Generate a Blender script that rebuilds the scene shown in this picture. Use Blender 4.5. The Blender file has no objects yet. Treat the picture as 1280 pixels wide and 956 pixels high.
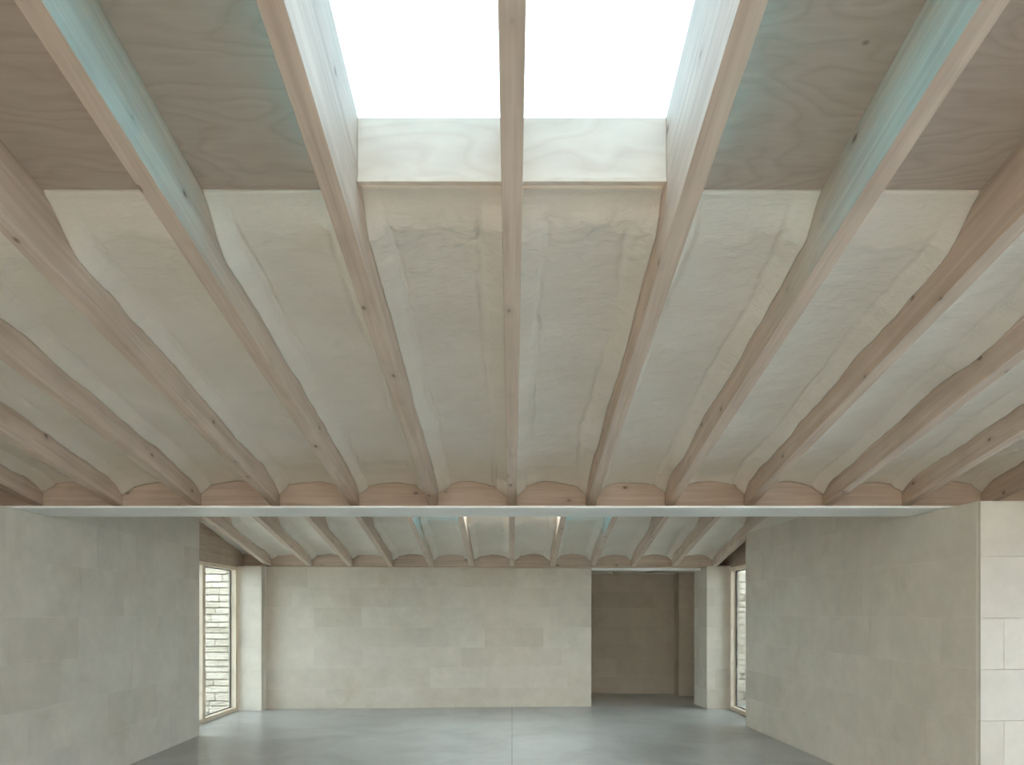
import bpy, bmesh, math, random
from mathutils import Vector, noise, Matrix

# ---------------------------------------------------------------- camera, sky, exposure
sc = bpy.context.scene
F = 850.0                      # focal length in pixels of the 1280 x 956 frame
EYE = 1.43
cam_d = bpy.data.cameras.new('camera'); cam = bpy.data.objects.new('camera', cam_d)
sc.collection.objects.link(cam); sc.camera = cam
cam.location = (0, 0, EYE); cam.rotation_euler = (math.radians(90), 0, 0)
cam_d.sensor_width = 36.0; cam_d.lens = F*36/1280; cam_d.shift_y = 287/1280
cam_d.clip_start = 0.05; cam_d.clip_end = 200

SKY = 30.0
world = bpy.data.worlds.new('overcast_sky'); sc.world = world; world.use_nodes = True
wn = world.node_tree; wn.nodes.clear()
wo = wn.nodes.new('ShaderNodeOutputWorld'); wb = wn.nodes.new('ShaderNodeBackground')
wt = wn.nodes.new('ShaderNodeTexCoord'); wz = wn.nodes.new('ShaderNodeTexNoise'); wr = wn.nodes.new('ShaderNodeValToRGB')
wz.inputs['Scale'].default_value = 1.6; wz.inputs['Detail'].default_value = 3
wr.color_ramp.elements[0].position = .35; wr.color_ramp.elements[0].color = (.925, .985, 1.0, 1)
wr.color_ramp.elements[1].position = .62; wr.color_ramp.elements[1].color = (.99, .995, 1.0, 1)
wn.links.new(wt.outputs['Generated'], wz.inputs['Vector']); wn.links.new(wz.outputs['Fac'], wr.inputs['Fac'])
wn.links.new(wr.outputs['Color'], wb.inputs['Color']); wb.inputs['Strength'].default_value = SKY
wn.links.new(wb.outputs['Background'], wo.inputs['Surface'])

vs = sc.view_settings
vs.view_transform = 'Standard'; vs.look = 'None'; vs.gamma = 1.0; vs.use_curve_mapping = False
vs.exposure = 0.19
sc.cycles.max_bounces = 14; sc.cycles.diffuse_bounces = 9; sc.cycles.transparent_max_bounces = 12
sc.cycles.use_denoising = True

R = random.Random(7)
COL = sc.collection

# ---------------------------------------------------------------- materials
def new_mat(name):
    m = bpy.data.materials.new(name); m.use_nodes = True
    nt = m.node_tree; nt.nodes.clear()
    out = nt.nodes.new('ShaderNodeOutputMaterial')
    bs = nt.nodes.new('ShaderNodeBsdfPrincipled')
    nt.links.new(bs.outputs[0], out.inputs[0])
    return m, nt, bs, out
def node(nt, kind, **kw):
    n = nt.nodes.new('ShaderNode'+kind)
    for k, v in kw.items():
        if k in n.inputs: n.inputs[k].default_value = v
        else: setattr(n, k, v)
    return n
def ramp(nt, src, stops):
    r = nt.nodes.new('ShaderNodeValToRGB'); e = r.color_ramp.elements
    while len(e) < len(stops): e.new(.5)
    for i, (p, c) in enumerate(stops):
        e[i].position = p; e[i].color = (*c, 1) if len(c) == 3 else c
    nt.links.new(src, r.inputs['Fac']); return r
def mixc(nt, fac, a, b, mode='MIX'):
    m = nt.nodes.new('ShaderNodeMix'); m.data_type = 'RGBA'; m.blend_type = mode
    for i, v in ((0, fac), (6, a), (7, b)):
        if hasattr(v, 'is_output') or hasattr(v, 'links'): nt.links.new(v, m.inputs[i])
        elif isinstance(v, (int, float)): m.inputs[i].default_value = v
        else: m.inputs[i].default_value = (*v, 1)
    return m.outputs[2]
def coords(nt, scale, rnd=20.0):
    """object coordinates shifted by a random amount for every object, then scaled"""
    tc = nt.nodes.new('ShaderNodeTexCoord'); oi = nt.nodes.new('ShaderNodeObjectInfo')
    mu = nt.nodes.new('ShaderNodeMath'); mu.operation = 'MULTIPLY'; mu.inputs[1].default_value = rnd
    nt.links.new(oi.outputs['Random'], mu.inputs[0])
    ad = nt.nodes.new('ShaderNodeVectorMath'); ad.operation = 'ADD'
    nt.links.new(tc.outputs['Object'], ad.inputs[0]); nt.links.new(mu.outputs[0], ad.inputs[1])
    sl = nt.nodes.new('ShaderNodeVectorMath'); sl.operation = 'MULTIPLY'; sl.inputs[1].default_value = scale
    nt.links.new(ad.outputs[0], sl.inputs[0]); return sl.outputs[0], oi
def bump(nt, bs, h, strength, dist=.01):
    b = nt.nodes.new('ShaderNodeBump'); b.inputs['Strength'].default_value = strength; b.inputs['Distance'].default_value = dist
    nt.links.new(h, b.inputs['Height']); nt.links.new(b.outputs[0], bs.inputs['Normal'])

def mat_wood(name, dark, light, rough=.6, along='Y', knots=True, knot_col=(.16, .10, .075)):
    m, nt, bs, out = new_mat(name)
    lo, hi = 1.1, 26.0
    sv = {'Y': (hi, lo, hi), 'X': (lo, hi, hi), 'Z': (hi, hi, lo)}[along]
    v, oi = coords(nt, sv)
    n1 = node(nt, 'TexNoise', Scale=1.0, Detail=4.0, Roughness=.55, Distortion=.6); nt.links.new(v, n1.inputs['Vector'])
    r1 = ramp(nt, n1.outputs['Fac'], [(.32, dark), (.68, light)])
    sv2 = tuple(s*3.4 for s in sv)
    v2, _ = coords(nt, sv2, 31)
    n2 = node(nt, 'TexNoise', Scale=1.0, Detail=2.0); nt.links.new(v2, n2.inputs['Vector'])
    r2 = ramp(nt, n2.outputs['Fac'], [(.35, (.94, .94, .94)), (.65, (1.03, 1.03, 1.03))])
    c = mixc(nt, 1.0, r1.outputs[0], r2.outputs[0], 'MULTIPLY')
    # blotchy whitewash and a little difference from board to board
    v3, _ = coords(nt, (2.4, 2.4, 2.4), 13)
    n3 = node(nt, 'TexNoise', Scale=1.0, Detail=2.0); nt.links.new(v3, n3.inputs['Vector'])
    r3 = ramp(nt, n3.outputs['Fac'], [(.35, (.93, .92, .91)), (.65, (1.05, 1.05, 1.05))])
    c = mixc(nt, 1.0, c, r3.outputs[0], 'MULTIPLY')
    rr = ramp(nt, oi.outputs['Random'], [(0, (.95, .94, .93)), (1, (1.04, 1.04, 1.05))])
    c = mixc(nt, 1.0, c, rr.outputs[0], 'MULTIPLY')
    if knots:
        kv = {'Y': (8, 4.6, 8), 'X': (4.6, 8, 8), 'Z': (8, 8, 4.6)}[along]
        v4, _ = coords(nt, kv, 57)
        vo = node(nt, 'TexVoronoi', Scale=1.0); nt.links.new(v4, vo.inputs['Vector'])
        k1 = ramp(nt, vo.outputs['Distance'], [(.05, (1, 1, 1)), (.105, (0, 0, 0))])
        k2 = ramp(nt, vo.outputs['Distance'], [(.08, (.35, .35, .35)), (.30, (0, 0, 0))])
        c = mixc(nt, k2.outputs[0], c, tuple(.72*x for x in dark))
        kf = mixc(nt, 1.0, k1.outputs[0], (.8, .8, .8), 'MULTIPLY')
        c = mixc(nt, kf, c, knot_col)
    nt.links.new(c, bs.inputs['Base Color']); bs.inputs['Roughness'].default_value = rough
    bump(nt, bs, n2.outputs['Fac'], .12, .002)
    return m

def mat_ply(name, dark, light, sc_=1.0):
    m, nt, bs, out = new_mat(name)
    v, oi = coords(nt, (1.0*sc_, 3.0*sc_, 2.0*sc_), 9)
    nz = node(nt, 'TexNoise', Scale=1.1, Detail=2.5, Roughness=.5); nt.links.new(v, nz.inputs['Vector'])
    mu = node(nt, 'Math', operation='MULTIPLY'); mu.inputs[1].default_value = 15.0; nt.links.new(nz.outputs['Fac'], mu.inputs[0])
    fr = node(nt, 'Math', operation='FRACT'); nt.links.new(mu.outputs[0], fr.inputs[0])
    r = ramp(nt, fr.outputs[0], [(0, tuple(.5*a+.5*b for a, b in zip(dark, light))), (.55, light), (.9, dark), (1.0, tuple(.5*a+.5*b for a, b in zip(dark, light)))])
    v2, _ = coords(nt, (6, 60, 20), 5)
    n2 = node(nt, 'TexNoise', Scale=1.0, Detail=2.0); nt.links.new(v2, n2.inputs['Vector'])
    r2 = ramp(nt, n2.outputs['Fac'], [(.3, (.95, .945, .94)), (.7, (1.03, 1.03, 1.03))])
    c = mixc(nt, 1.0, r.outputs[0], r2.outputs[0], 'MULTIPLY')
    v4, _ = coords(nt, (3.0, 4.0, 3.0), 41)
    vo = node(nt, 'TexVoronoi', Scale=1.0); nt.links.new(v4, vo.inputs['Vector'])
    k1 = ramp(nt, vo.outputs['Distance'], [(.02, (.75, .75, .75)), (.05, (0, 0, 0))])
    c = mixc(nt, k1.outputs[0], c, (.12, .085, .07))
    nt.links.new(c, bs.inputs['Base Color']); bs.inputs['Roughness'].default_value = .62
    return m

def mat_foam(name):
    m, nt, bs, out = new_mat(name)
    v, oi = coords(nt, (1, 1, 1), 17)
    n1 = node(nt, 'TexNoise', Scale=3.0, Detail=4.0); nt.links.new(v, n1.inputs['Vector'])
    r1 = ramp(nt, n1.outputs['Fac'], [(.3, (.745, .71, .635)), (.7, (.81, .78, .715))])
    # pointiness of the sprayed edges: warmer in the folds of the foam skin
    nt.links.new(r1.outputs[0], bs.inputs['Base Color'])
    bs.inputs['Roughness'].default_value = .55
    v2, _ = coords(nt, (14, 42, 30), 17)
    n2 = node(nt, 'TexNoise', Scale=1.0, Detail=3.0, Distortion=1.5); nt.links.new(v2, n2.inputs['Vector'])
    bump(nt, bs, n2.outputs['Fac'], .45, .008)
    return m

def mat_stone(name, base, var=.05, scale=(1, 1, 1)):
    m, nt, bs, out = new_mat(name)
    v, oi = coords(nt, scale, 23)
    n1 = node(nt, 'TexNoise', Scale=2.3, Detail=5.0, Roughness=.6); nt.links.new(v, n1.inputs['Vector'])
    r1 = ramp(nt, n1.outputs['Fac'], [(.30, tuple(b*.93 for b in base)), (.70, tuple(min(1, b*1.06) for b in base))])
    rr = ramp(nt, oi.outputs['Random'], [(0, (1-var*1.2, 1-var*1.35, 1-var*1.7)), (.35, (1-.2*var,)*3), (.7, (1.0+.3*var, 1.0+.3*var, 1+.25*var)), (1, (1+var*.6, 1+var*.7, 1+var*.9))])
    c = mixc(nt, 1.0, r1.outputs[0], rr.outputs[0], 'MULTIPLY')
    # lime wash smears and sparse brownish scuffs
    tc = nt.nodes.new('ShaderNodeNewGeometry')
    n2 = node(nt, 'TexNoise', Scale=1.3, Detail=6.0, Roughness=.65, Distortion=.4); nt.links.new(tc.outputs['Position'], n2.inputs['Vector'])
    s1 = ramp(nt, n2.outputs['Fac'], [(.57, (0, 0, 0)), (.75, (.5, .5, .5))])
    c = mixc(nt, s1.outputs[0], c, tuple(b*f for b, f in zip(base, (.74, .68, .58))))
    n3 = node(nt, 'TexNoise', Scale=7.0, Detail=4.0, Roughness=.7); nt.links.new(tc.outputs['Position'], n3.inputs['Vector'])
    s2 = ramp(nt, n3.outputs['Fac'], [(.35, (.965, .965, .96)), (.65, (1.03, 1.03, 1.03))])
    c = mixc(nt, 1.0, c, s2.outputs[0], 'MULTIPLY')
    nt.links.new(c, bs.inputs['Base Color']); bs.inputs['Roughness'].default_value = .78
    bump(nt, bs, n3.outputs['Fac'], .12, .004)
    return m

def mat_concrete():
    m, nt, bs, out = new_mat('polished_concrete')
    tc = nt.nodes.new('ShaderNodeNewGeometry')
    n1 = node(nt, 'TexNoise', Scale=1.1, Detail=6.0, Roughness=.62, Distortion=.8); nt.links.new(tc.outputs['Position'], n1.inputs['Vector'])
    r1 = ramp(nt, n1.outputs['Fac'], [(.30, (.30, .305, .29)), (.50, (.39, .395, .378)), (.70, (.46, .465, .447))])
    n2 = node(nt, 'TexNoise', Scale=5.0, Detail=5.0, Roughness=.7); nt.links.new(tc.outputs['Position'], n2.inputs['Vector'])
    r2 = ramp(nt, n2.outputs['Fac'], [(.3, (.93, .93, .93)), (.7, (1.05, 1.05, 1.05))])
    c = mixc(nt, 1.0, r1.outputs[0], r2.outputs[0], 'MULTIPLY')
    nt.links.new(c, bs.inputs['Base Color'])
    bs.inputs['Roughness'].default_value = .30
    bs.inputs['IOR'].default_value = 1.5
    return m

def mat_plain(name, col, rough=.5, metal=0.0, var=.04, sc_=6.0):
    m, nt, bs, out = new_mat(name)
    tc = nt.nodes.new('ShaderNodeTexCoord')
    n1 = node(nt, 'TexNoise', Scale=sc_, Detail=4.0); nt.links.new(tc.outputs['Object'], n1.inputs['Vector'])
    r1 = ramp(nt, n1.outputs['Fac'], [(.3, tuple(c*(1-var) for c in col)), (.7, tuple(min(1, c*(1+var)) for c in col))])
    nt.links.new(r1.outputs[0], bs.inputs['Base Color'])
    bs.inputs['Roughness'].default_value = rough; bs.inputs['Metallic'].default_value = metal
    return m

def mat_glass(name, tint, gloss=.05):
    m = bpy.data.materials.new(name); m.use_nodes = True; nt = m.node_tree; nt.nodes.clear()
    out = nt.nodes.new('ShaderNodeOutputMaterial')
    # a pane has two faces, so each face passes the square root of the tint
    tr = nt.nodes.new('ShaderNodeBsdfTransparent'); tr.inputs[0].default_value = tuple(math.sqrt(t) for t in tint)+(1,)
    gl = nt.nodes.new('ShaderNodeBsdfGlossy'); gl.inputs['Roughness'].default_value = .02
    fr = nt.nodes.new('ShaderNodeFresnel'); fr.inputs[0].default_value = 1.35
    mu = nt.nodes.new('ShaderNodeMath'); mu.operation = 'MULTIPLY'; mu.inputs[1].default_value = .6
    nt.links.new(fr.outputs[0], mu.inputs[0])
    mx = nt.nodes.new('ShaderNodeMixShader')
    nt.links.new(mu.outputs[0], mx.inputs[0]); nt.links.new(tr.outputs[0], mx.inputs[1]); nt.links.new(gl.outputs[0], mx.inputs[2])
    nt.links.new(mx.outputs[0], out.inputs[0])
    return m

WOOD = mat_wood('whitewashed_spruce', (.52, .42, .345), (.64, .545, .46))
WOODX = mat_wood('whitewashed_spruce_cross', (.49, .39, .315), (.60, .505, .42), along='X')
WOODZ = mat_wood('pale_window_timber', (.66, .56, .43), (.76, .67, .54), along='Z', knot_col=(.42, .29, .2))
WOODYW = mat_wood('pale_window_timber_long', (.66, .56, .43), (.76, .67, .54), along='Y', knot_col=(.42, .29, .2))
PLY = mat_ply('whitewashed_plywood', (.45, .375, .315), (.515, .44, .38))
PLYW = mat_ply('white_oiled_plywood', (.77, .68, .59), (.83, .755, .67))
SPAN = mat_wood('brown_timber_board', (.37, .285, .215), (.47, .385, .31), along='Y', knots=False)
FOAM = mat_foam('spray_foam')
STONE = mat_stone('lime_washed_stone', (.612, .570, .492))
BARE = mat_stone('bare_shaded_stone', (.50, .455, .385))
MORTAR = mat_plain('lime_mortar', (.70, .66, .58), .85)
CONC = mat_concrete()
JOINT = mat_plain('joint_filler', (.08, .085, .085), .8)
STEEL = mat_plain('pale_painted_steel', (.86, .89, .88), .38, .0, .05, 3)
GLASS = mat_glass('cool_grey_glass', (.160, .186, .197))
SIDEGLASS = mat_glass('cool_grey_glass_near', (.106, .132, .160))
WARMGLASS = mat_glass('warm_fill_glass', (.089, .078, .0645))  # for the added glazing out of view; its tint warms the room's light
ROOFGLASS = mat_glass('solar_glass', (.080, .113, .132))
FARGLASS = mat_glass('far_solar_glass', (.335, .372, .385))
def mat_frosted(name, tint):
    m = bpy.data.materials.new(name); m.use_nodes = True; nt = m.node_tree; nt.nodes.clear()
    out = nt.nodes.new('ShaderNodeOutputMaterial'); tr = nt.nodes.new('ShaderNodeBsdfTranslucent')
    nz = nt.nodes.new('ShaderNodeTexNoise'); nz.inputs['Scale'].default_value = 30
    rp = ramp(nt, nz.outputs['Fac'], [(.3, tuple(.97*t for t in tint)), (.7, tint)])
    nt.links.new(rp.outputs[0], tr.inputs[0]); nt.links.new(tr.outputs[0], out.inputs[0]); return m
TEAL = mat_frosted('added_frosted_teal_glass', (.02, .64, 1.0))  # diffusing pane of the added strips that throw the teal glow
GASKET = mat_plain('dark_gasket', (.05, .055, .06), .5)
RUBBLE = mat_stone('cream_garden_stone', (.60, .535, .445), .15)
GMORTAR = mat_plain('garden_mortar', (.30, .26, .21), .9)
GRAVEL = mat_plain('pale_gravel', (.50, .47, .42), .9, 0, .15, 40)
DECK = mat_plain('roof_deck_board', (.40, .35, .30), .8)

# ---------------------------------------------------------------- mesh helpers
def mesh_obj(name, verts, faces, mat, parent=None, smooth=False):
    me = bpy.data.meshes.new(name); me.from_pydata([tuple(v) for v in verts], [], faces); me.update()
    if smooth: me.polygons.foreach_set('use_smooth', [True]*len(me.polygons))
    me.materials.append(mat)
    o = bpy.data.objects.new(name, me); COL.objects.link(o)
    if parent: o.parent = parent
    return o
BF = [(0, 3, 2, 1), (4, 5, 6, 7), (0, 1, 5, 4), (1, 2, 6, 5), (2, 3, 7, 6), (3, 0, 4, 7)]
def box_vf(x0, x1, y0, y1, z0, z1):
    return [(x0, y0, z0), (x1, y0, z0), (x1, y1, z0), (x0, y1, z0), (x0, y0, z1), (x1, y0, z1), (x1, y1, z1), (x0, y1, z1)], BF
def box(name, x0, x1, y0, y1, z0, z1, mat, parent=None, bev=0.0, origin=None, rot=0.0):
    """box in its own frame; origin/rot (about X) place that frame"""
    v, f = box_vf(x0, x1, y0, y1, z0, z1)
    if origin is None:                       # keep the origin at the base of the piece
        origin = ((x0+x1)/2, (y0+y1)/2, z0); v = [(a-origin[0], b-origin[1], c-origin[2]) for a, b, c in v]
    o = mesh_obj(name, v, f, mat, parent)
    o.location = origin; o.rotation_euler = (rot, 0, 0)
    if bev:
        bm = bmesh.new(); bm.from_mesh(o.data)
        bmesh.ops.bevel(bm, geom=bm.edges[:], offset=bev, segments=1, affect='EDGES')
        bm.to_mesh(o.data); bm.free()
    return o
def boxes(name, lst, mat, parent=None, origin=(0, 0, 0), rot=0.0):
    V, Fc = [], []
    for b in lst:
        v, f = box_vf(*b); n = len(V); V += v; Fc += [tuple(i+n for i in q) for q in f]
    o = mesh_obj(name, V, Fc, mat, parent); o.location = origin; o.rotation_euler = (rot, 0, 0); return o
def tag(o, label=None, cat=None, group=None, kind=None):
    if label: o['label'] = label
    if cat: o['category'] = cat
    if group: o['group'] = group
    if kind: o['kind'] = kind
    return o
def empty(name, loc=(0, 0, 0)):
    e = bpy.data.objects.new(name, None); COL.objects.link(e); e.location = loc; e.empty_display_size = .1; return e
def struct(o, label, cat=None): return tag(o, label, cat, None, 'structure')

def prism(name, A, B, profile, thick, mat, parent=None):
    """wall core from plan point A towards B; profile = [(s, z)...]; the room lies to the right of A->B"""
    A = Vector(A); B = Vector(B); u = (B-A).normalized(); n = Vector((u.y, -u.x))
    P = [A+u*s for s, z in profile]; k = len(profile)
    V = [(p.x, p.y, z) for p, (s, z) in zip(P, profile)] + [((p-n*thick).x, (p-n*thick).y, z) for p, (s, z) in zip(P, profile)]
    Fc = [tuple(range(k)), tuple(range(2*k-1, k-1, -1))] + [(i, i+k, (i+1) % k+k, (i+1) % k) for i in range(k)]
    return mesh_obj(name, V, Fc, mat, parent)
BLOCK_DEPTH = .02; PROUD = .0015
def block_face(parent, A, B, courses, rng, lens=(.55, .95), name='stone_block', mat=None, s0=0.0, s1=None, ztop=None, gap=.0024, joints=None):
    """courses of stone blocks on the face from plan point A to B (room on the right hand)"""
    A = Vector(A); B = Vector(B); L = (B-A).length; u = (B-A).normalized(); n = Vector((u.y, -u.x))
    s1 = L if s1 is None else s1
    for ci in range(len(courses)-1):
        z0, z1 = courses[ci]+gap/2, courses[ci+1]-gap/2
        if ci == 0: z0 = courses[0]
        js = None
        if joints and ci in joints: js = [s0]+joints[ci]+[s1]
        else:
            js = [s0]; s = s0+rng.uniform(.25, 1.0)*lens[1]
            while s < s1-.22: js.append(s); s += rng.uniform(*lens)
            js.append(s1)
        for a, b in zip(js[:-1], js[1:]):
            a2 = a+(gap/2 if a > s0 else 0); b2 = b-(gap/2 if b < s1 else 0)
            pr = PROUD+rng.uniform(-.0006, .0006)
            c = A+u*(a2+b2)/2; hw = (b2-a2)/2
            ch = .0014
            # front face slightly smaller than the back: softened arrises
            loc = Vector((c.x, c.y, z0)); h = z1-z0
            V = []
            for d, e in ((-BLOCK_DEPTH, 0), (pr-ch*.6, 0), (pr, ch)):
                for sx, sz in ((-1, 0), (1, 0), (1, 1), (-1, 1)):
                    p = u*(sx*(hw-e))+n*d
                    V.append((p.x, p.y, (e if sz == 0 else h-e)))
            Fc = [(3, 2, 1, 0), (8, 9, 10, 11)]
            for q in (0, 4):
                for i in range(4): Fc.append((q+i, q+(i+1) % 4, q+4+(i+1) % 4, q+4+i))
            o = mesh_obj(name, V, Fc, mat or STONE, parent); o.location = loc
ORD = {1: 'first', 2: 'second', 3: 'third', 4: 'fourth', 5: 'fifth', 6: 'sixth', 7: 'seventh'}
C_SIDE = [0, .36, .71, 1.05, 1.39, 1.80, 2.168]
C_BACK = [0, .30, .60, .90, 1.20, 1.50, 1.80, 2.098]

# ---------------------------------------------------------------- the roof planes
TAN = 172/F; ANG = math.atan(TAN); CA = math.cos(ANG); SP = .6; RW = .07; RD = .265
YB, ZB = F/163, EYE+.80             # low end of the front rafters, their underside
YK, ZK = 10.12, EYE+.667            # low end of the rear-bay rafters
def ly(Y, Y0): return (Y-Y0)/CA

# ---------------------------------------------------------------- floor and ground
fl = struct(boxes('floor', [(-4.1, 4.6, -3.4, 10.9, -.25, -.006), (.2, 3.4, 10.9, 12.2, -.25, -.006)], JOINT), 'polished pale grey concrete floor with one straight saw cut', 'floor')
for a, b in ((-4.05, -.002), (.002, 4.55)):
    box('floor_slab', a, b, -3.35, 10.55 if b < 1 else 10.85, -.006, 0, CONC, fl)
box('floor_slab', .25, 3.35, 10.855, 12.15, -.006, 0, CONC, fl)
gv = []
struct(boxes('ground', [(-30, 30, -30, 40, -.5, -.26)], GRAVEL), 'pale gravel ground outside the building', 'ground')

# ---------------------------------------------------------------- walls
rng = random.Random(3)
def zbr(Y): return ZK+TAN*(YK-Y)-.003          # underside of the rear-bay rafters
def zfr(Y): return ZB+TAN*(YB-Y)-.003
def zback(Y): return ZK+TAN*(YK-Y)+RD+.02      # underside of the rear-bay deck
def zfront(Y): return ZB+TAN*(YB-Y)+RD+.02

# left wall: seen face runs from near to far, room on its right hand
LA, LB = (-3.49, 2.6), (-3.63, 7.89)
def s_of(A, B, Y): return (Y-A[1])/(B[1]-A[1])*math.hypot(B[0]-A[0], B[1]-A[1])
LL = s_of(LA, LB, 7.89)
prof = [(0, 0), (LL, 0), (LL, zbr(7.89)), (s_of(LA, LB, 5.31), zbr(5.31)), (s_of(LA, LB, 5.31), 2.168), (0, 2.168)]
wl = struct(prism('wall_left', LA, LB, prof, .72, MORTAR), 'long limewashed stone block wall leading to the window with the brick view', 'wall')
block_face(wl, LA, LB, C_SIDE, rng, (.6, 1.1), s0=0)
block_face(wl, LA, LB, [2.168, 2.52], rng, (.6, 1.1), s0=s_of(LA, LB, 5.31), s1=LL)

# right wall: far to near, then the face that looks down the room
RA, RB = (2.94, 8.55), (3.10, 4.52)
RL = math.hypot(RB[0]-RA[0], RB[1]-RA[1])
def sr(Y): return (RA[1]-Y)/(RA[1]-RB[1])*RL
prof = [(0, 0), (RL, 0), (RL, 2.168), (sr(5.31), 2.168), (sr(5.31), zbr(5.31)), (0, zbr(8.55))]
wr_ = struct(prism('wall_right', RA, RB, prof, 1.45, MORTAR), 'limewashed stone block wall with a bright return face at its end', 'wall')
block_face(wr_, RA, RB, C_SIDE, rng, (.6, 1.1), s1=RL-.0205)
block_face(wr_, RA, RB, [2.168, 2.42], rng, (.6, 1.1), s1=sr(5.31))
ux = Vector((RB[0]-RA[0], RB[1]-RA[1])).normalized(); nrm = Vector((ux.y, -ux.x))
FB = Vector(RB)-nrm*1.45
block_face(wr_, (FB.x, FB.y), RB, C_SIDE, rng, (.5, .9), s1=1.45,
           joints={0: [.55, 1.29], 1: [.40, 1.29], 2: [.62, 1.0], 3: [.5, 1.29], 4: [.7], 5: [.35, 1.05]})

# back wall, slightly out of square
BA, BB = (-3.625, 10.02), (1.205, 10.33)
BL = math.hypot(BB[0]-BA[0], BB[1]-BA[1])
wb_ = struct(prism('wall_back', BA, BB, [(0, 0), (BL, 0), (BL, 2.098), (0, 2.098)], .30, MORTAR), 'limewashed stone block wall beside the dark doorway', 'wall')
k = BL/400.0
def bj(*px): return [(p/3.048-8)*k for p in px]
block_face(wb_, BA, BB, C_BACK, rng, (.6, .95), joints={6: bj(175, 375, 560, 740, 960, 1130), 5: bj(120, 330, 470, 630, 820, 1040),
    4: bj(200, 375, 560, 740, 935, 1110), 3: bj(160, 285, 480, 645, 835, 1060), 2: bj(200, 380, 565, 745, 950, 1130),
    1: bj(95, 290, 470, 630, 840, 1010, 1150), 0: bj(240, 430, 565, 720, 895, 1060)})
# piers beside the windows
pl = struct(prism('wall_pier_left', (-4.10, 9.88), (-3.63, 9.86), [(0, 0), (.47, 0), (.47, 2.098), (0, 2.098)], .45, MORTAR), 'narrow stone pier between the tall window and the blank wall', 'pier')
block_face(pl, (-4.10, 9.88), (-3.63, 9.86), C_BACK, rng, (.6, .9), s0=.11, s1=.47, joints={i: [] for i in range(7)})
block_face(pl, (-3.63, 9.86), (-3.626, 10.0), C_BACK, rng, (.6, .9), s0=.0205, joints={i: [] for i in range(7)})
pr_ = struct(prism('wall_pier_right', (2.88, 10.05), (3.36, 10.03), [(0, 0), (.48, 0), (.48, 2.112), (0, 2.112)], .55, MORTAR), 'narrow stone pier between the dark doorway and the window', 'pier')
block_face(pr_, (2.88, 10.05), (3.36, 10.03), C_BACK[:-1]+[2.112], rng, (.6, .9), s1=.335, joints={i: ([.12] if i % 2 else []) for i in range(7)})
block_face(pr_, (2.84, 10.60), (2.88, 10.05), C_BACK[:-1]+[2.112], rng, (.6, .9), s1=.55-.0205, joints={i: ([.2] if i % 3 else []) for i in range(7)})

# the dark room behind the doorway
dr = struct(prism('wall_inner_room', (.15, 11.922), (3.5, 11.922), [(0, 0), (3.35, 0), (3.35, 2.3), (0, 2.3)], .25, MORTAR), 'shaded stone wall at the end of the inner room', 'wall')
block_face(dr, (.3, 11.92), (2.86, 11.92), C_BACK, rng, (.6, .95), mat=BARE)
dp = struct(prism('wall_inner_pier', (2.845, 11.60), (3.36, 11.60), [(0, 0), (.515, 0), (.515, 2.3), (0, 2.3)], .33, MORTAR), 'shaded stone pier in the corner of the inner room', 'pier')
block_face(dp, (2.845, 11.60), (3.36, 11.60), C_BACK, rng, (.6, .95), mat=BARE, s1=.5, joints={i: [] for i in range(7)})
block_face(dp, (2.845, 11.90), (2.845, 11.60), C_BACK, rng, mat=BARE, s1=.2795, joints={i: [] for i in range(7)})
struct(prism('wall_inner_left', (.3, 10.62), (.3, 11.92), [(0, 0), (1.3, 0), (1.3, 2.3), (0, 2.3)], .2, MORTAR), 'plain side wall of the inner room')
struct(prism('wall_inner_right', (3.36, 11.60), (3.36, 10.60), [(0, 0), (1.0, 0), (1.0, 2.3), (0, 2.3)], .12, MORTAR), 'plain side wall of the inner room')
struct(boxes('ceiling_inner_room', [(.1, 3.5, 10.62, 12.2, 2.30, 2.36)], DECK), 'low board ceiling of the inner room')
for i, x in enumerate((.6, 1.2, 1.8, 2.4, 3.0)):
    o = box('ceiling_joist', x-.03, x+.03, 10.66, 11.59 if x > 2.8 else 11.9, 2.115, 2.295, WOOD, None, .003)
    tag(o, f'{ORD[5-i]} pale ceiling joist from the stone pier, in the shaded inner room', 'joist', 'joists in the inner room')
o = box('door_lintel', 1.21, 2.86, 10.30, 10.60, 2.064, 2.113, STEEL, None, .002)
tag(o, 'flat pale steel lintel over the dark doorway', 'lintel')

# outer walls near the camera (the end of the room behind the photographer)
ow = struct(prism('wall_outer_right', (4.46, 4.52), (4.46, -3.2), [(0, 0), (.25, 0), (.25, 2.1), (7.4, 2.1), (7.4, 0), (7.72, 0), (7.72, zfront(-3.2)), (0, zfront(4.52))], .14, MORTAR), 'outer stone wall with a long window')
ol = struct(prism('wall_outer_left', (-3.62, -3.2), (-3.62, 2.58), [(0, 0), (.3, 0), (.3, 2.1), (5.5, 2.1), (5.5, 0), (5.78, 0), (5.78, zfr(2.58)), (0, zfr(-3.2))], .55, MORTAR), 'outer stone wall beside the camera with an added long window')
we = struct(prism('wall_rear', (4.45, -3.2), (-3.62, -3.2), [(0, 0), (.35, 0), (.35, 3.55), (7.7, 3.55), (7.7, 0), (8.06, 0), (8.06, zfr(-3.2)), (0, zfr(-3.2))], .15, MORTAR), 'end wall with an added wide glazed opening')

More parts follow.
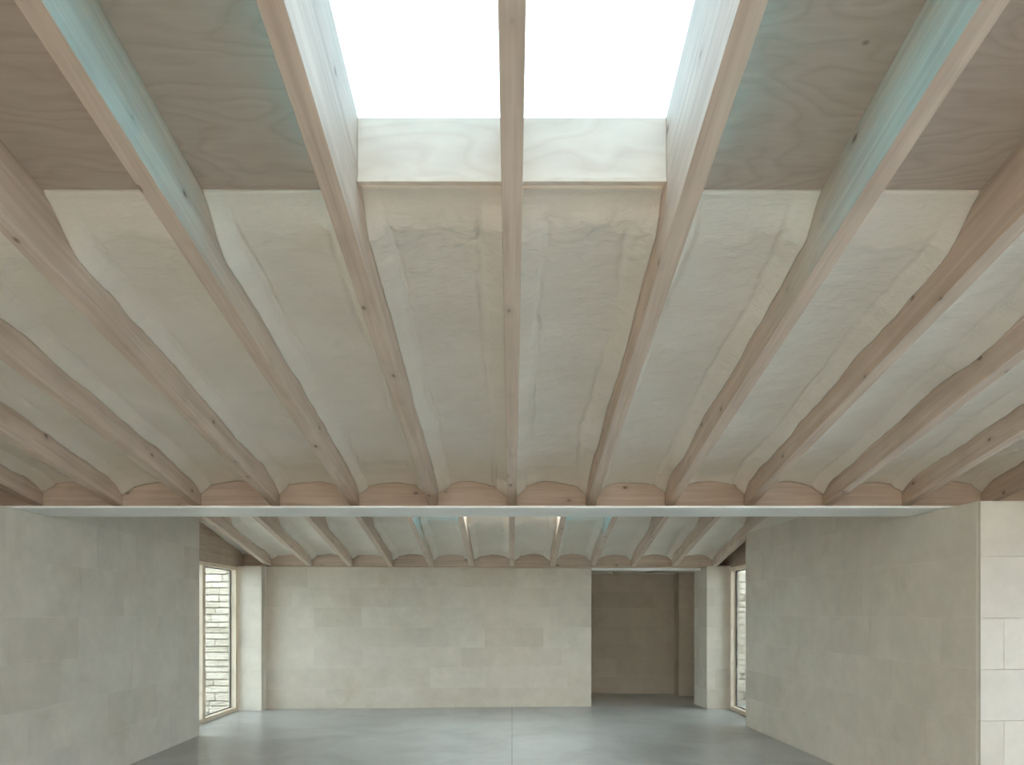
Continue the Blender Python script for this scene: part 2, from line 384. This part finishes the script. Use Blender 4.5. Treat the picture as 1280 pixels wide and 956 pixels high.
# ---------------------------------------------------------------- steel beam
bm_ = empty('steel_beam', (0, 5.04, 2.17))
def bpart(name, b, bev=0.002):
    o = box(name, *b, STEEL, None, bev); o.parent = bm_; o.location = Vector(o.location)-bm_.location; return o
bpart('bottom_flange', (-3.9, 4.35, 4.83, 5.25, 2.17, 2.186))
bpart('web', (-3.9, 4.35, 5.255, 5.27, 2.17, 2.36))
tag(bm_, 'long pale grey steel beam spanning the room on the two stone walls', 'beam')
o = box('timber_plate', -4.15, 4.4, 5.17, 5.25, 2.187, 2.227, WOODX); tag(o, 'timber packing plate on the steel beam under the rafter ends', 'timber plate')
o = box('wall_plate', -4.1, 3.3, 10.06, 10.36, 2.0985, 2.108, WOODX); tag(o, 'thin timber plate on top of the far stone wall', 'timber plate')
# panel closing the step between the two roofs
struct(boxes('wall_clerestory', [(-4.2, 4.45, 5.275, 5.30, 2.19, zback(5.3)+.02)], SPAN), 'timber panel closing the step between the two roofs')

# ---------------------------------------------------------------- rafters
ORD = {1: 'first', 2: 'second', 3: 'third', 4: 'fourth', 5: 'fifth', 6: 'sixth', 7: 'seventh'}
def side(k): return 'doorway side' if k > 0 else 'brick-view window side'
def rafter(k, Y0, Z0, Ynear, Yfar, label, group):
    o = box('roof_rafter', -RW/2, RW/2, ly(Ynear, Y0), ly(Yfar, Y0), 0, RD, WOOD, None, .0022, (k*SP, Y0, Z0), -ANG)
    return tag(o, label, 'rafter', group)
NEAR = -3.1
for k in range(-7, 8):
    if k == 0: lab = 'central timber rafter crossing the middle of the large rooflight'
    elif abs(k) == 1: lab = 'timber rafter edging the large rooflight, inner face brightly lit, '+side(k)
    elif abs(k) == 2: lab = 'timber rafter with a teal glow on its inner face, '+side(k)
    else: lab = f'{ORD[abs(k)]} timber rafter out from the large rooflight centre, {side(k)}'
    rafter(k, YB, ZB, NEAR, YB, lab, 'rafters of the front roof')
for k in range(-7, 6):
    if k == 0: lab = 'central short rafter seen beyond the steel beam, far roof'
    else: lab = f'{ORD[abs(k)]} rafter from the centre in far roof beyond steel beam, {side(k)}'
    rafter(k, YK, ZK, 5.36, YK-.01, lab, 'rafters of the far roof')
for k in range(-7, 7):                                       # blocking between rafter ends
    def bl(Y, Z, n, who, grp):
        i = k+.5; m = abs(i)+.5
        o = box('blocking_board', -SP/2+RW/2+.001, SP/2-RW/2-.001, .0, .045, 0, .262, WOODX, None, .002, (i*SP, Y, Z), 0)
        tag(o, f'{ORD[int(m)]} blocking board from the centre {who}, {side(i)}', 'blocking board', grp)
    bl(YB-.045, ZB+.004, k, 'above the steel beam', 'blocking above the steel beam')
    if k < 5: bl(YK-.045, ZK+.012, k, 'above the far wall', 'blocking above the far wall')

# ---------------------------------------------------------------- spray foam between rafters
def sstep(a, b, x):
    t = min(1, max(0, (x-a)/(b-a))); return t*t*(3-2*t)
def foam(i, Y0, Z0, Ya, Yb, label, group, nu, nv, seed, near_end=True, lump=.012, ramp_len=.2):
    hw = SP/2-RW/2-.0005; y0, y1 = ly(Ya, Y0), ly(Yb, Y0)
    # denser columns at the rafters
    us = [math.sin((j/(nu-1)-.5)*math.pi)*hw*.55+(j/(nu-1)-.5)*2*hw*.45 for j in range(nu)]
    V = []
    for r in range(nv):
        y = y0+(y1-y0)*r/(nv-1)
        wav = []
        for sd in (-1, 1):
            q = seed*7.3+sd*31.7
            A = .046+.034*noise.noise((y*2.1, q, 0))+.012*noise.noise((y*6.5, q, 3))
            w = .062+.030*noise.noise((y*1.6, q, 7))+.008*noise.noise((y*8, q, 9))
            g = .5+.9*noise.noise((y*2.7, q, 12))
            wav.append((max(.015, A), max(.03, w), max(0., g)))
        d0, d1 = max(0.0, y-y0), max(0.0, y1-y)
        for u in us:
            t = .066+.016*noise.noise((u*3.2, y*1.4, seed*3.1))+.004*noise.noise((u*13, y*16, seed))+.0018*noise.noise((u*34, y*48, seed+2))
            for sd, (A, w, g) in zip((-1, 1), wav):
                d = max(0.0, hw-sd*u)
                t += A*math.exp(-(d/w)**1.4)
                t += .014*g*(1-sstep(w*1.05, w*1.35, d))
                t -= .015*g*math.exp(-((d-w*1.45)/.011)**2)
            t += (.022+.014*noise.noise((u*5, seed, 4)))*math.exp(-(d1/.06)**1.5)
            t += .032*math.exp(-(d1/.10)**2)*math.exp(-((hw-abs(u))/.17)**2)
            if near_end:
                e = math.exp(-(d0/.30)**2)
                t += e*lump*40*(.010*noise.noise((u*11, y*9, seed+5))+.010*noise.noise((u*22, y*30, seed+8))+.006*noise.noise((u*45, y*55, seed+9)))
                t += lump*math.exp(-((d0-.085-.03*noise.noise((u*6, seed, 2)))/.05)**2)*(.6+.6*noise.noise((u*5, seed, 20)))
                edge = ramp_len*(1+.5*noise.noise((u*5.5, seed, 31)))
                t = .016+(t-.016)*(.12*sstep(0, .012, d0)+.88*sstep(0, edge, d0))
            V.append((u, y, RD-.001-min(t, .235)))
    Fc = []
    for r in range(nv-1):
        for c in range(nu-1):
            a = r*nu+c; Fc.append((a, a+nu, a+nu+1, a+1))
    loop = [c for c in range(nu)]+[r*nu+nu-1 for r in range(1, nv)]+[(nv-1)*nu+c for c in range(nu-2, -1, -1)]+[r*nu for r in range(nv-2, 0, -1)]
    n0 = len(V); V += [(V[j][0], V[j][1], RD-.001) for j in loop]; m = len(loop)
    for j in range(m): Fc.append((loop[j], loop[(j+1) % m], n0+(j+1) % m, n0+j))
    Fc.append(tuple(range(n0, n0+m)))
    V = [(x, y-z*TAN, z) for x, y, z in V]
    o = mesh_obj('foam_panel', V, Fc, FOAM, None, True)
    o.location = (i*SP, Y0, Z0); o.rotation_euler = (-ANG, 0, 0)
    return tag(o, label, 'insulation', group)
YF = F/332                        # where plywood gives way to foam
YSK = F/342                       # face of the board at the end of the rooflight
for k in range(-7, 7):
    i = k+.5; m = int(abs(i)+.5)
    if m == 1: lab = f'cream spray foam at the end of the large rooflight, {side(i)}'
    else: lab = f'cream spray foam in the {ORD[m]} rafter bay from the centre, {side(i)}'
    foam(i, YB, ZB, YF if m > 1 else YSK+.055, YB-.048, lab, 'spray foam of the front roof', 60 if m < 4 else 44, 240 if m < 4 else 160, k+11.5, True, .022 if m == 1 else .012, .15 if m == 1 else .20)
for k in range(-7, 5):
    i = k+.5; m = int(abs(i)+.5)
    foam(i, YK, ZK, 8.545, YK-.05, f'cream spray foam beyond the steel beam, {ORD[m]} bay from centre, {side(i)}', 'spray foam of the far roof', 34, 90, k+61.5)

# ---------------------------------------------------------------- plywood in the front roof
SL0, SL1, SX0, SX1 = 1.45, 2.44, SP+RW/2+.001, .714     # unseen teal slots added beside the rooflight to tint the second rafters
FS0, FS1 = 7.60, 8.56                                # the same in the far roof
def ply(i, Ya, Yb, label, slot, Y0=YB, Z0=ZB):
    x0, x1 = -SP/2+RW/2+.001, SP/2-RW/2-.001
    ya, yb, ys = ly(Ya, Y0)-RD*TAN, ly(Yb, Y0)-RD*TAN, ly(SL1, Y0)-RD*TAN
    if not slot: pts = [(x0, ya), (x1, ya), (x1, yb), (x0, yb)]
    else:
        xs = SX1-abs(i*SP)                            # notch for the slot, on the rooflight's side
        yn = ly(SL0, Y0)-RD*TAN
        pts = [(x0, ya), (x1, ya), (x1, yb), (x0, yb), (x0, ys), (xs, ys), (xs, yn), (x0, yn)]
        if i < 0: pts = [(-x, y) for x, y in reversed(pts)]
    k = len(pts); V = [(x, y, RD-.02) for x, y in pts]+[(x, y, RD-.001) for x, y in pts]
    Fc = [tuple(range(k-1, -1, -1)), tuple(range(k, 2*k))]+[(q, (q+1) % k, (q+1) % k+k, q+k) for q in range(k)]
    o = mesh_obj('plywood_panel', V, Fc, PLY); o.location = (i*SP, Y0, Z0); o.rotation_euler = (-ANG, 0, 0)
    return tag(o, label, 'plywood', 'plywood panels of the front roof')
for k in range(-7, 7):
    i = k+.5; m = int(abs(i)+.5)
    if m > 1: ply(i, .32, YF-.002, f'whitewashed plywood in the {ORD[m]} rafter bay from the centre, {side(i)}', m == 2)

# ---------------------------------------------------------------- roof deck (light-tight) above everything
def deck(name, Y0, Z0, x0, x1, rects, label):
    z0, z1 = RD+.001, RD+.013
    struct(boxes(name, [(a, b, ly(c, Y0), ly(d, Y0), z0, z1) for a, b, c, d in rects], DECK, None, (0, Y0, Z0), -ANG), label)
YN = -3.4
BS = 8.47                         # face of the end board of the far rooflight
rects = [(-.636, .636, YSK+.06, 5.27), (-3.0, 3.0, -.3, .32), (-3.0, 3.0, YN, -2.8), (-4.3, -3.0, YN, 5.27), (3.0, 4.65, YN, 5.27)]
frects = [(-.636, .636, BS+.06, 10.65), (-4.3, 4.5, 5.25, 5.98)]
for s in (-1, 1):
    for a, b, c, d in ((SX1, 3.0, .32, 5.27), (.636, SX1, SL1-.05, 5.27), (.636, SX1, .32, SL0-.05)): rects.append((min(s*a, s*b), max(s*a, s*b), c, d))
    for a, b, c, d in ((SX1, 4.3, 5.98, 10.65), (.636, SX1, FS1-.05, 10.65), (.636, SX1, 5.98, FS0-.05)): frects.append((min(s*a, s*b), max(s*a, s*b), c, d))
deck('ceiling', YB, ZB, 0, 0, rects, 'board deck over the front rafters')
deck('ceiling_far', YK, ZK, 0, 0, frects, 'board deck over the far rafters')
# timber panels that close the sides between wall tops and roof
def gable(name, x0, x1, pts, label):
    V = [(x0, y, z) for y, z in pts]+[(x1, y, z) for y, z in pts]; k = len(pts)
    Fc = [tuple(range(k)), tuple(range(2*k-1, k-1, -1))]+[(i, i+k, (i+1) % k+k, (i+1) % k) for i in range(k)]
    return struct(mesh_obj(name, V, Fc, SPAN), label)
gable('wall_gable_left', -4.23, -4.172, [(2.6, 2.17), (5.2, 2.17), (5.2, zfr(5.2)), (2.6, zfr(2.6))], 'dark timber panel above the long stone wall')
gable('wall_gable_far_left', -4.32, -4.26, [(5.32, zbr(5.32)), (7.9, zbr(7.9)), (7.9, zback(7.9)-.02), (5.32, zback(5.32)-.02)], 'timber closing strip of the far roof edge')
gable('wall_gable_far_right', 4.30, 4.36, [(5.32, zbr(5.32)), (8.5, zbr(8.5)), (8.5, zback(8.5)-.02), (5.32, zback(5.32)-.02)], 'timber closing strip of the far roof edge')
gable('wall_gable_right', 4.40, 4.455, [(4.4, 2.168), (5.27, 2.168), (5.27, zfront(5.27)), (4.4, zfront(4.4))], 'dark timber panel above the stone wall with the return')

# ---------------------------------------------------------------- rooflights
def rooflight(n, Y0, Z0, Yn, Yf, xs, glass, label, bar, top, endboard=True):
    w = struct(empty(f'window_{n}', (xs[0]*.5+xs[-1]*.5, Yf, Z0)), label, 'rooflight')
    def put(o):
        o.parent = w; o.location = Vector(o.location)-w.location; return o
    x0, x1 = xs[0], xs[-1]
    def loc_box(name, a, b, Ya, Yb_, z0, z1, m):
        return put(box(name, a, b, ly(Ya, Y0), ly(Yb_, Y0), z0, z1, m, None, 0, (0, Y0, Z0), -ANG))
    for s, x in ((-1, x0), (1, x1)):
        loc_box('upstand_board', x-RW/2, x+RW/2, Yn, Yf+.05, RD, top-.013, WOOD)
    zf = lambda Y: Z0+TAN*(Y0-Y)
    fz0, fz1 = zf(Yf)+.236, zf(Yf)+top/CA+.0
    if bar is not None:
        loc_box('glazing_bar', bar-RW/2, bar+RW/2, Yn, Yf+.05, RD+.001, top-.013, WOOD)
        segs = [(x0+RW/2, bar-RW/2), (bar+RW/2, x1-RW/2)]
    else: segs = [(x0+RW/2, x1-RW/2)]
    for a, b in segs:
        put(box('end_board', a+.001, b-.001, Yf, Yf+.048, fz0, fz1-.02, PLYW if endboard else WOODX, None, .001))
        put(box('bottom_batten', a+.001, b-.001, Yf-.010, Yf+.016, fz0-.021, fz0-.004, PLYW if endboard else WOODX, None, .0015))
        zn = zf(Yn)
        put(box('end_board', a+.001, b-.001, Yn, Yn+.045, zn+.20, zn+top/CA-.02, PLYW, None, .001))
    for a, b in zip(xs[:-1], xs[1:]):
        loc_box('pane', a-(0 if a > x0 else .03)+.002, b+(0 if b < x1 else .03)-.002, Yn-.02, Yf+.07, top-.012, top, glass)
    return w
rooflight(3, YB, ZB, .32, YSK, [-SP, 0, SP], ROOFGLASS, 'large rooflight in two panes with a pale end board', 0.0, .466)
rooflight(4, YK, ZK, 5.98, BS, [-SP, 0, SP], FARGLASS, 'rooflight of the far roof hidden above the steel beam', 0.0, .466)
n = 5
for Y0, Z0, a, b, t in ((YB, ZB, SL0, SL1, 'front'), (YK, ZK, FS0, FS1, 'far')):  # hidden strips added as the source of the teal light on the rafters
    for s in (-1, 1):
        x0, x1 = sorted((s*(SX0+.0005), s*(SX1-.001)))
        ya, yb, z = ly(a, Y0)-.05, ly(b, Y0)-.055, RD-.012
        o = mesh_obj(f'window_{n}', [(x0, ya, z), (x1, ya, z), (x1, yb, z), (x0, yb, z)], [(0, 3, 2, 1)], TEAL)
        o.location = (0, Y0, Z0); o.rotation_euler = (-ANG, 0, 0)
        struct(o, f'narrow hidden teal glass strip added to light rafters of the {t} roof, {side(s)}', 'rooflight'); n += 1

# ---------------------------------------------------------------- tall side windows
HEAD = EYE+.655
def side_window(n, s, xin, Ya, Yb_, mull, label):
    """s = -1 left, +1 right; xin = inner plane of the frame"""
    w = struct(empty(f'window_{n}', (xin, (Ya+Yb_)/2, 0)), label, 'window')
    def put(o): o.parent = w; o.location = Vector(o.location)-w.location; return o
    dep = .115; xo = xin+s*dep; x0, x1 = min(xin, xo), max(xin, xo); t = .055
    put(box('jamb', x0, x1, Yb_-t, Yb_, .0, HEAD, WOODZ, None, .002)); put(box('jamb', x0, x1, Ya, Ya+t, .0, HEAD, WOODZ, None, .002))
    put(box('head_rail', x0, x1, Ya+t, Yb_-t, HEAD-.05, HEAD, WOODYW, None, .002))
    put(box('sill', x0, x1, Ya+t, Yb_-t, .0, .055, WOODYW, None, .002))
    edges = [Ya+t]
    for y in mull:
        put(box('mullion', x0, x1, y-.04, y+.04, .055, HEAD-.05, WOODZ, None, .002)); edges += [y-.04, y+.04]
    edges.append(Yb_-t)
    gx = xin+s*(dep-.022)
    for a, b in zip(edges[::2], edges[1::2]):
        p = put(box('pane', gx-.006, gx+.006, a+.002, b-.002, .057, HEAD-.052, GLASS))
        g = gx-s*.012
        V = [(g-.005, g+.005, a, a+.016, .055, HEAD-.05), (g-.005, g+.005, b-.016, b, .055, HEAD-.05), (g-.005, g+.005, a+.016, b-.016, .055, .067), (g-.005, g+.005, a+.016, b-.016, HEAD-.062, HEAD-.05)]
        put(boxes('gasket', V, GASKET))
    return w
side_window(1, -1, -3.98, 7.93, 9.862, [8.79], 'tall timber framed window looking onto a coursed stone wall')
side_window(2, 1, 3.205, 8.58, 10.02, [], 'tall timber framed window beside the doorway pier')
# timber above them, up to the roof
gable('trim_1', -4.09, -3.985, [(7.92, HEAD+.002), (9.86, HEAD+.002), (9.86, 2.097), (10.4, 2.11), (10.4, zback(10.4)), (7.92, zback(7.92))], 'brown timber panel above the window with the stone view')
gable('trim_2', 3.21, 3.30, [(8.57, HEAD+.002), (10.0, HEAD+.002), (10.0, 2.115), (10.4, 2.115), (10.4, zback(10.4)), (8.57, zback(8.57))], 'brown timber panel above the window beside the pier')
struct(boxes('wall_back_upper', [(-4.1, 3.4, 10.37, 10.42, 2.11, 2.42)], SPAN), 'board behind the blocking over the far wall')

# near windows behind and beside the camera, mostly added unseen to light the room
def big_window(n, axis, c, a, b, z1, mulls, label, gm):
    w = struct(empty(f'window_{n}', (0, 0, 0)), label, 'window')
    def bx_(nm, p, q, z0, z1_, m, d0=-.05, d1=.05):
        o = box(nm, c+d0, c+d1, p, q, z0, z1_, m, w, .002) if axis == 'Y' else box(nm, p, q, c+d0, c+d1, z0, z1_, m, w, .002)
        return o
    t = .06; bx_('jamb', a, a+t, 0, z1, WOODZ); bx_('jamb', b-t, b, 0, z1, WOODZ)
    bx_('head_rail', a+t, b-t, z1-t, z1, WOODYW); bx_('sill', a+t, b-t, 0, t, WOODYW)
    e = [a+t]
    for y in mulls: bx_('mullion', y-.035, y+.035, t, z1-t, WOODZ); e += [y-.035, y+.035]
    e.append(b-t)
    for p, q in zip(e[::2], e[1::2]): bx_('pane', p+.001, q-.001, t+.001, z1-t-.001, gm, -.006, .006)
big_window(9, 'Y', 4.53, -2.87, 4.26, 2.09, [-1.4, 0.0, 1.4, 2.8], 'tall timber window that lights the return of the stone wall', SIDEGLASS)
big_window(10, 'X', -3.275, -3.24, 4.09, 3.54, [-1.4, .44, 2.25], 'unseen wide timber framed glazing added in the end wall for daylight', WARMGLASS)  # added out of view to fill the room with light from behind

big_window(11, 'Y', -3.80, -2.89, 2.29, 2.09, [-1.1, .6], 'unseen long timber window added beside the camera for daylight', WARMGLASS)  # unseen window, added for more side light
w = struct(empty('window_12', (0, -1.5, ZB)), 'unseen wide rooflight added behind the camera for daylight', 'rooflight')  # added overhead out of view to brighten the near floor and ceiling
for i in range(-5, 5):
    p = box('pane', i*SP+.003, (i+1)*SP-.003, ly(-2.82, YB), ly(-.28, YB), RD+.014, RD+.026, WARMGLASS, None, 0, (0, YB, ZB), -ANG)
    p.parent = w; p.location = Vector(p.location)-w.location
# ---------------------------------------------------------------- garden walls seen through the windows
def garden_wall(name, x0, x1, Y, h, label, seed, vis):
    r = random.Random(seed)
    w = boxes(name, [(x0, x1, Y, Y+.3, -.255, h)], GMORTAR); tag(w, label, 'garden wall')
    z = -.25
    while z < h-.06:
        c = r.uniform(.085, .135); x = x0
        while x < x1-.01:
            l = r.uniform(.18, .48); e = min(x1, x+l)
            if e > vis[0] and x < vis[1]:
                p = r.uniform(.02, .055)
                box('stone', x+.008, e-.008, Y-p, Y+.02, z+.009, min(h, z+c)-.009, RUBBLE, w, .005)
            x = e
        z += c
garden_wall('garden_wall', -7.5, -4.15, 11.35, 2.9, 'cream coursed stone garden wall outside the tall window', 5, (-5.4, -4.2))
garden_wall('garden_wall', 3.55, 6.5, 11.35, 2.9, 'cream stone garden wall glimpsed past the window beside the doorway pier', 6, (3.5, 4.4))
